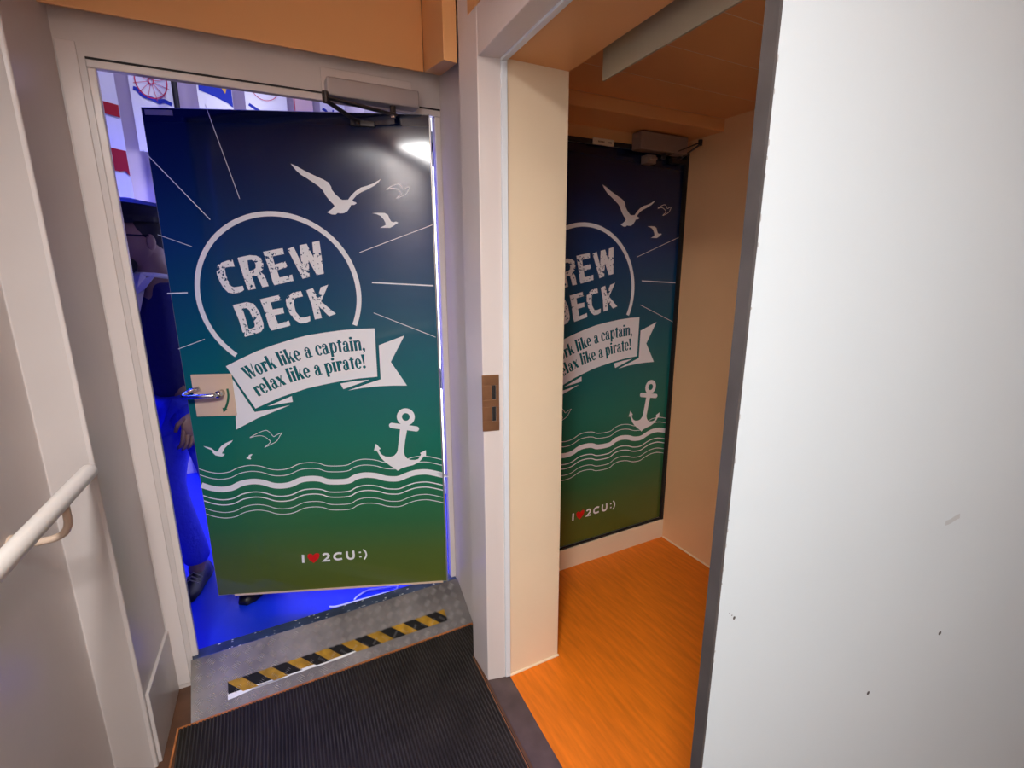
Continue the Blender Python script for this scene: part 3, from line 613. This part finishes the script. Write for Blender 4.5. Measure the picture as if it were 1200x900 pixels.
def banner(name, x0, x1, z0, z1, m, label, wav=.004):
    t = empty(name, ((x0 + x1) / 2, 4.2, z0)); tag(t, label, 'banner'); t['group'] = 'banners hung across the deck'
    b = BM(); n = 14; hw = (x1 - x0) / 2; H_ = z1 - z0
    def dp(x): return wav * math.sin(x * 23 + x0 * 9)
    g0 = []; g1 = []
    for i in range(n + 1):
        x = -hw + 2 * hw * i / n
        for g, o in ((g0, 0), (g1, .003)): g.append([b.verts.new((x, dp(x) + o, 0)), b.verts.new((x, dp(x) + o, H_))])
    for g in (g0, g1):
        for p, q in zip(g, g[1:]): b.faces.new((p[0], q[0], q[1], p[1]))
    for k in (0, 1):
        for i in range(n): b.faces.new((g0[i][k], g0[i + 1][k], g1[i + 1][k], g1[i][k]))
    for i in (0, n): b.faces.new((g0[i][0], g0[i][1], g1[i][1], g1[i][0]))
    obj('cloth', b, m, t, smooth=False)
    b = BM(); tube(b, [(-hw - .02, 0, H_), (hw + .02, 0, H_)], .012, 10); obj('banner_rod', b, 'pole', t)
    return t
def print_on(t, name, m, loops=(), strokes=(), y=-.0055):
    cx = t.location.x; cz = t.location.z; b = BM()
    for k, l in enumerate(loops): fill(b, [[(p[0] - cx, p[1] - cz) for p in l]], y - k * .0001)
    for P, w, c in strokes: stroke(b, [(p[0] - cx, p[1] - cz) for p in P], w, y - .0005, c)
    return flat(name, b, m, t)
def circ(cx, cz, r, rz=None, n=28): return [(cx + r * math.cos(2 * math.pi * k / n), cz + (rz or r) * math.sin(2 * math.pi * k / n)) for k in range(n)]
b = BM(); box(b, -1.8, .95, 4.16, 4.24, 3.112, 3.20); box(b, -1.8, .95, 4.24, 4.35, 3.15, 3.18); struct('beam_deck', b, 'coaming')
t = banner('banner', -1.02, -.588, 1.93, 3.1, 'bwhite', 'white banner with red bands beside the left door jamb')
print_on(t, 'red_band', 'bred', [[(-1.02, 2.535), (-.8, 2.53), (-.588, 2.488), (-.588, 2.560), (-.8, 2.60), (-1.02, 2.60)]])
zz = [(-1.02, 2.20), (-.9, 2.17), (-.82, 2.205), (-.74, 2.17), (-.685, 2.175), (-.64, 2.165), (-.61, 2.17), (-.588, 2.140), (-.588, 2.292), (-.8, 2.33), (-1.02, 2.33)]
print_on(t, 'red_band', 'bred', [zz]); print_on(t, 'red_band', 'bred', [[(-1.02, 2.80), (-.588, 2.80), (-.588, 2.95), (-1.02, 2.95)]])
print_on(t, 'emblem', 'bblue', [circ(-.70, 2.06, .035, .05)]); print_on(t, 'emblem', 'bgold', [[(-.75, 1.95), (-.64, 1.955), (-.655, 2.0), (-.68, 2.05), (-.72, 2.03)]], y=-.0060)
t = banner('banner', -.515, -.283, 2.30, 3.1, 'bwhite', 'white banner with a crimson spoked wheel over a blue wave', .003)
sp_ = [(circ(-.396, 2.725, .085, .100, 40), .007, True), (circ(-.396, 2.725, .014, .017, 16), .008, True)]
for k in range(12):
    a = 2 * math.pi * k / 12 + .2; sp_.append(([(-.396 + .014 * math.cos(a), 2.725 + .016 * math.sin(a)), (-.396 + .098 * math.cos(a), 2.725 + .115 * math.sin(a))], .003, False))
print_on(t, 'wheel_emblem', 'bcrimson', strokes=sp_, y=-.0052)
print_on(t, 'wave_emblem', 'bblue', strokes=[(smoothed([(-.497, 2.672), (-.475, 2.665), (-.455, 2.640), (-.43, 2.628), (-.40, 2.622), (-.37, 2.610), (-.34, 2.618), (-.30, 2.600)], 4), .022, False)], y=-.0045)
b = BM(); tube(b, [(-.267, 4.12, 0), (-.267, 4.12, 3.6)], .017, 14); tube(b, [(-.267, 4.12, 0), (-.267, 4.12, .02)], .07, 18)
tag(obj('deck_pole', b, 'pole', smooth=False), 'black pole between the wheel banner and the blue lion banner', 'pole')
t = banner('banner', -.147, .058, 2.30, 3.1, 'bwhite', 'white and deep blue banner with a gold beast', .003)
print_on(t, 'blue_field', 'bblue', [[(-.135, 2.712), (-.05, 2.685), (.03, 2.652), (.056, 2.63), (.056, 3.05), (-.135, 3.05)]], y=-.0045)
beast = [([(-.12, 2.775), (-.10, 2.765), (-.085, 2.778), (-.06, 2.782)], .012, False), ([(-.06, 2.79), (-.045, 2.765), (-.062, 2.745)], .012, False), ([(-.05, 2.785), (-.02, 2.78), (.0, 2.765), (.008, 2.735), (.016, 2.722), (.022, 2.74)], .012, False),
         ([(-.09, 2.82), (-.05, 2.80), (-.01, 2.81), (.01, 2.84)], .03, False), ([(-.02, 2.785), (-.028, 2.765), (-.04, 2.76)], .008, False)]
print_on(t, 'beast_emblem', 'bgold', strokes=beast, y=-.0056)
t = banner('banner', .135, .40, 2.30, 3.1, 'bwhite', 'white banner with a thin dark red circle', .003)
print_on(t, 'circle_emblem', 'bcrimson', strokes=[(circ(.265, 2.785, .085, .083, 36), .004, True)], y=-.0045)
print_on(t, 'wave_emblem', 'bblue', strokes=[([(.155, 2.665), (.18, 2.650), (.215, 2.630)], .018, False)], y=-.0045)
t = banner('banner', .445, .575, 2.301, 3.1, 'bpink', 'pale pink banner beside the circle banner', .003)
print_on(t, 'edge_line', 'bcrimson', [[(.448, 2.35), (.454, 2.35), (.454, 3.05), (.448, 3.05)]], y=-.0045)
t = banner('banner', .625, .80, 2.30, 3.1, 'bwhite', 'white banner with small dark blue marks behind the closer arm', .003)
print_on(t, 'wave_emblem', 'bblue', strokes=[([(.64, 2.70), (.66, 2.69), (.675, 2.67)], .018, False), ([(.69, 2.64), (.71, 2.655), (.715, 2.70)], .01, False), ([(.745, 2.715), (.77, 2.72)], .02, False)], y=-.0045)

# white post with small fittings seen through the hinge gap
ps = empty('deck_post', (1.13, 3.23, 0)); tag(ps, 'brightly lit white post seen through the hinge gap', 'post')
b = BM(); tube(b, [(0, 0, 0), (0, 0, 3.2)], .12, 32); tube(b, [(0, 0, 0), (0, 0, .03)], .17, 28); obj('post_tube', b, 'bwhite', ps)
b = BM(); box(b, -.085, .06, -.19, -.10, 2.16, 2.34); tube(b, [(-.01, -.19, 2.25), (-.01, -.205, 2.25)], .05, 18); obj('loudspeaker', b, 'pole', ps, bevel=.006, label='black loudspeaker')
b = BM(); box(b, -.06, .04, -.19, -.10, .77, .90); box(b, -.03, .01, -.2, -.19, .80, .87); obj('switch_box', b, 'pole', ps, bevel=.004, label='dark switch box')

b = BM(); tube(b, smoothed([(.18, 2.185, .008), (.212, 2.171, .008), (.309, 2.167, .008), (.409, 2.164, .008), (.479, 2.160, .008), (.50, 2.185, .010), (.43, 2.205, .009), (.368, 2.223, .008), (.315, 2.198, .012), (.29, 2.170, .016)], 5), .004, 8)
tag(obj('rope_with_glint', b, 'bwhite', smooth=True), 'thin pale rope loop, its straight run standing in for the sill edge highlight', 'rope')  # the straight run imitates the bright highlight along the sill edge

# ----------------------------------------------------------------- the person behind the door
def skinned(name, verts, edges, rad, m, parent, root=0, sub=2, **k):
    me = bpy.data.meshes.new(name); me.from_pydata([Vector(v) for v in verts], edges, []); o = bpy.data.objects.new(name, me); C.objects.link(o)
    s = o.modifiers.new('skin', 'SKIN'); s.use_smooth_shade = True
    for i, r in enumerate(rad):
        sv = me.skin_vertices[0].data[i]; sv.radius = (r if isinstance(r, tuple) else (r, r)); sv.use_root = (i == root)
    u = o.modifiers.new('sub', 'SUBSURF'); u.levels = sub; u.render_levels = sub
    dg = bpy.context.evaluated_depsgraph_get(); me2 = bpy.data.meshes.new_from_object(o.evaluated_get(dg)); bpy.data.objects.remove(o)
    for p in me2.polygons: p.use_smooth = True
    me2.materials.clear(); me2.materials.append(M[m])
    o = bpy.data.objects.new(name, me2); C.objects.link(o); o.parent = parent
    return tag(o, **k)
def ellipsoid(bm, c, r, n=20, m=14, rot=None, cut=None):
    c = Vector(c); g = []
    for j in range(m + 1):
        ph = math.pi * j / m - math.pi / 2; row = []
        for i in range(n):
            th = 2 * math.pi * i / n; v = Vector((r[0] * math.cos(ph) * math.cos(th), r[1] * math.cos(ph) * math.sin(th), r[2] * math.sin(ph)))
            if rot: v = rot @ v
            row.append(bm.verts.new(c + v))
        g.append(row)
    for a, b_ in zip(g, g[1:]):
        for i in range(n): bm.faces.new((a[i], a[(i + 1) % n], b_[(i + 1) % n], b_[i]))
# local frame: the person looks along +x, left is +y, origin on the deck
face = math.atan2(-.57, -.82)
pr = empty('person', (-.31, 2.70, 0), face); pr.scale = (1.03, 1.03, 1.03)
tag(pr, 'person in black peaked cap, glasses and blue clothes walking behind the open door', 'person')
K = dict(pel=(0, 0, .96), sp=(.01, 0, 1.12), ch=(.025, 0, 1.32), nk=(.035, 0, 1.47), hb=(.06, 0, 1.545), hc=(.082, 0, 1.625), ht=(.085, 0, 1.70))
BV = [K['pel'], K['sp'], K['ch'], K['nk'], K['hb'], K['hc'], K['ht'],
      (.01, .17, 1.40), (-.04, .24, 1.14), (.10, .22, .92),
      (.01, -.17, 1.40), (.02, -.25, 1.14), (.17, -.21, .98),
      (.0, .09, .90), (-.02, .17, .52), (-.15, .24, .12), (-.07, .24, .05),
      (.0, -.09, .90), (.11, -.08, .54), (.02, -.065, .12), (.07, -.03, .05)]
BE = [(0, 1), (1, 2), (2, 3), (3, 4), (4, 5), (5, 6), (2, 7), (7, 8), (8, 9), (2, 10), (10, 11), (11, 12), (0, 13), (13, 14), (14, 15), (15, 16), (0, 17), (17, 18), (18, 19), (19, 20)]
BRr = [(.14, .10), (.13, .095), (.15, .11), .056, .062, .088, .066, .055, .042, .028, .055, .042, .028, .085, .058, .040, .035, .085, .058, .040, .035]
# head, hands and body in one surface
bdy = skinned('body', BV, BE, BRr, 'skin', pr)
b = BM(); b.from_mesh(bdy.data)
ellipsoid(b, (.088, 0, 1.625), (.098, .076, .118)); ellipsoid(b, (.185, 0, 1.605), (.020, .014, .028)); ellipsoid(b, (.168, 0, 1.563), (.016, .028, .008)); ellipsoid(b, (.155, 0, 1.53), (.03, .036, .025))
for s in (1, -1): ellipsoid(b, (.078, s * .079, 1.612), (.018, .009, .032))
def hand(c, d):   # palm and five curled fingers hanging from the wrist
    c = Vector(c); d = Vector(d).normalized(); sd = d.cross(Vector((1, 0, 0))).normalized(); fw = sd.cross(d).normalized()
    ellipsoid(b, c + d * .05, (.042, .020, .050), 14, 8)
    for i, L in enumerate((.072, .080, .075, .060)):
        base = c + d * .088 + fw * (.028 - .019 * i)
        tube(b, [base - d * .02, base + d * L * .45, base + d * L * .75 + sd * .012, base + d * L * .9 + sd * .028], [.0095, .009, .008, .006], 8)
    th = c + d * .025 + fw * .030
    tube(b, [th, th + fw * .025 + d * .025, th + fw * .030 + d * .055], [.011, .010, .007], 8)
hand((.10, .22, .92), (.25, 0, -1)); hand((.17, -.21, .98), (.35, 0, -1))
for f in b.faces: f.smooth = True
b.to_mesh(bdy.data); b.free()
TV = [(0, 0, .98), (0, .095, .90), (-.02, .17, .52), (-.145, .235, .075), (0, -.095, .90), (.11, -.08, .54), (.02, -.065, .075)]
skinned('trousers', TV, [(0, 1), (1, 2), (2, 3), (0, 4), (4, 5), (5, 6)], [(.155, .125), .110, .085, .070, .110, .082, .066], 'trousers', pr, label='blue trousers')
JV = [(0, 0, .90), K['sp'], K['ch'], (.02, 0, 1.44), (.01, .18, 1.40), (-.04, .25, 1.14), (.08, .225, .96), (.01, -.18, 1.40), (.02, -.26, 1.14), (.15, -.215, 1.01)]
skinned('jacket', JV, [(0, 1), (1, 2), (2, 3), (2, 4), (4, 5), (5, 6), (2, 7), (7, 8), (8, 9)], [(.18, .135), (.165, .125), (.18, .135), (.085, .075), .075, .062, .045, .075, .062, .045], 'jacket', pr, label='dark blue jacket')
b = BM(); fill(b, [[(-.036, 1.49), (.036, 1.49), (.0, 1.28)]], 0)
v_ = [v for v in b.verts]
for v in v_: v.co = Vector((.172 if v.co.z < 1.3 else .116, v.co.x, v.co.z))
r_ = bmesh.ops.extrude_face_region(b, geom=b.faces[:]); 
for v in [g for g in r_['geom'] if isinstance(g, bmesh.types.BMVert)]: v.co.x -= .03
tube(b, [(.03 + .075 * math.cos(a), .068 * math.sin(a), 1.475 + .012 * math.cos(a)) for a in [2 * math.pi * k / 20 for k in range(21)]], .010, 8)
for s in (1, -1): hexa(b, [(.115, s * .005, 1.465), (.075, s * .065, 1.48), (.12, s * .065, 1.43), (.15, s * .03, 1.40), (.108, s * .005, 1.47), (.068, s * .065, 1.49), (.113, s * .065, 1.44), (.14, s * .03, 1.41)])
obj('shirt_collar', b, 'shirt', pr, label='white open shirt collar')
b = BM(); ellipsoid(b, (.060, 0, 1.655), (.100, .084, .095)); ellipsoid(b, (.150, 0, 1.525), (.042, .052, .042)); ellipsoid(b, (.165, 0, 1.578), (.020, .036, .010))
obj('hair', b, 'hair', pr, smooth=True, label='black hair and short beard')
b = BM()
n = 28; rings = []
for r_, z_, dx in ((.098, 1.690, .085), (.100, 1.712, .083), (.122, 1.738, .080), (.128, 1.750, .078), (.116, 1.764, .070), (.05, 1.772, .065)):
    rings.append([b.verts.new((dx + r_ * 1.04 * math.cos(2 * math.pi * k / n), r_ * .92 * math.sin(2 * math.pi * k / n), z_ + (.012 * math.cos(2 * math.pi * k / n) if z_ > 1.72 else 0))) for k in range(n)])
for p, q in zip(rings, rings[1:]):
    for k in range(n): b.faces.new((p[k], p[(k + 1) % n], q[(k + 1) % n], q[k]))
b.faces.new(rings[-1])
pk = []
for k in range(15):
    a = R(-62 + 124 * k / 14); pk.append([(.085 + .098 * math.cos(a), .090 * math.sin(a), 1.697), (.085 + (.098 + .062 * math.cos(a * 1.35)) * math.cos(a), (.090 + .01) * math.sin(a), 1.688 - .010 * math.cos(a))])
for p, q in zip(pk, pk[1:]): hexa(b, [p[0], q[0], q[1], p[1]] + [(v[0], v[1], v[2] + .005) for v in (p[0], q[0], q[1], p[1])])
obj('peaked_cap', b, 'cap', pr, smooth=False, label='black peaked cap')
b = BM()
for s in (1, -1):
    ellipsoid(b, (.172, s * .035, 1.632), (.008, .028, .020), 14, 10); bar(b, (.168, s * .062, 1.638), (.085, s * .085, 1.636), .004, .005)
bar(b, (.182, -.012, 1.636), (.182, .012, 1.636), .004, .004)
obj('glasses', b, 'glass', pr, smooth=True, label='dark glasses')
def shoe(cx, cy, cz, yaw):
    b = BM(); sec = [(-.095, .030, .060), (-.05, .038, .085), (0, .040, .085), (.05, .043, .062), (.10, .048, .048), (.15, .044, .038), (.185, .022, .026)]
    Rm = Matrix.Rotation(yaw, 3, 'Z'); g = []
    for x, w, h in sec:
        g.append([b.verts.new(Rm @ Vector((x, w * math.cos(t_), max(0, h * math.sin(t_)) if math.sin(t_) > -.2 else -.004)) + Vector((cx, cy, cz))) for t_ in [2 * math.pi * k / 16 for k in range(16)]])
    for p, q in zip(g, g[1:]):
        for k in range(16): b.faces.new((p[k], p[(k + 1) % 16], q[(k + 1) % 16], q[k]))
    b.faces.new(g[0][::-1]); b.faces.new(g[-1])
    s_ = obj('shoe', b, 'shoe', pr, smooth=True, label='black shoe')
    b = BM()
    for x, h in ((.035, .072), (.055, .064), (.075, .058)):
        tube(b, [Rm @ Vector((x, -.035, h * .62)) + Vector((cx, cy, cz)), Rm @ Vector((x + .005, 0, h + .003)) + Vector((cx, cy, cz)), Rm @ Vector((x, .035, h * .62)) + Vector((cx, cy, cz))], .003, 6)
    obj('shoe_lace', b, 'lace', s_, label='grey lace')
shoe(-.11, .25, .006, R(20)); shoe(.05, -.04, .006, R(36))

# ================================================================= LIGHT
def area(name, loc, rot, size, power, col, sy=None, shape='RECTANGLE', spread=None):
    l = bpy.data.lights.new(name, 'AREA'); l.energy = power; l.color = col; l.size = size; l.shape = shape
    if shape == 'RECTANGLE': l.size_y = sy or size
    if spread: l.spread = spread
    o = bpy.data.objects.new(name, l); C.objects.link(o); o.location = loc; o.rotation_euler = rot; return o
area('passage_ceiling_light', (.30, -.85, 2.50), (0, 0, 0), .18, 13, (1, .985, .985), .4, spread=R(168))
area('passage_strip_light', (-.40, -.36, 2.50), (0, 0, 0), .26, 76, (1, .99, .99), .7, spread=R(168))
area('deck_blue_light', (-.5, 3.1, 3.4), (R(-8), 0, 0), .8, 70, (.006, .03, 1.0), .8, spread=R(110))
area('deck_banner_light', (-.1, 3.0, 3.6), (R(42), 0, 0), 1.2, 15, (.80, .72, 1.0), .4)
area('post_fill_light', (1.50, 2.45, 1.25), (R(90), 0, R(25)), .2, 45, (.95, .93, 1.0), 2.0, spread=R(60))  # added lamp without a fixture, only brightens the post in the hinge gap

w = bpy.data.worlds.new('night'); bpy.context.scene.world = w; w.use_nodes = True
w.node_tree.nodes['Background'].inputs[0].default_value = (.05, .07, .30, 1); w.node_tree.nodes['Background'].inputs[1].default_value = .12

# ================================================================= CAMERA
pitch, roll, yaw, fpx = .230607, -.003948, .485058, 578.771
fw = Vector((math.sin(yaw) * math.cos(pitch), math.cos(yaw) * math.cos(pitch), -math.sin(pitch)))
rt = Vector((math.cos(yaw), -math.sin(yaw), 0)); up = rt.cross(fw)
rt2 = rt * math.cos(roll) + up * math.sin(roll); up2 = up * math.cos(roll) - rt * math.sin(roll)
cam = bpy.data.cameras.new('camera'); co = bpy.data.objects.new('camera', cam); C.objects.link(co)
co.matrix_world = Matrix(((rt2.x, up2.x, -fw.x, 0), (rt2.y, up2.y, -fw.y, 0), (rt2.z, up2.z, -fw.z, 1.55), (0, 0, 0, 1)))
cam.sensor_fit = 'HORIZONTAL'; cam.sensor_width = 36; cam.lens = fpx * 36 / 1200; cam.clip_start = .02
sc = bpy.context.scene; sc.camera = co
sc.view_settings.view_transform = 'Standard'; sc.view_settings.look = 'None'; sc.view_settings.gamma = 1; sc.view_settings.exposure = 0
sc.view_settings.use_curve_mapping = False
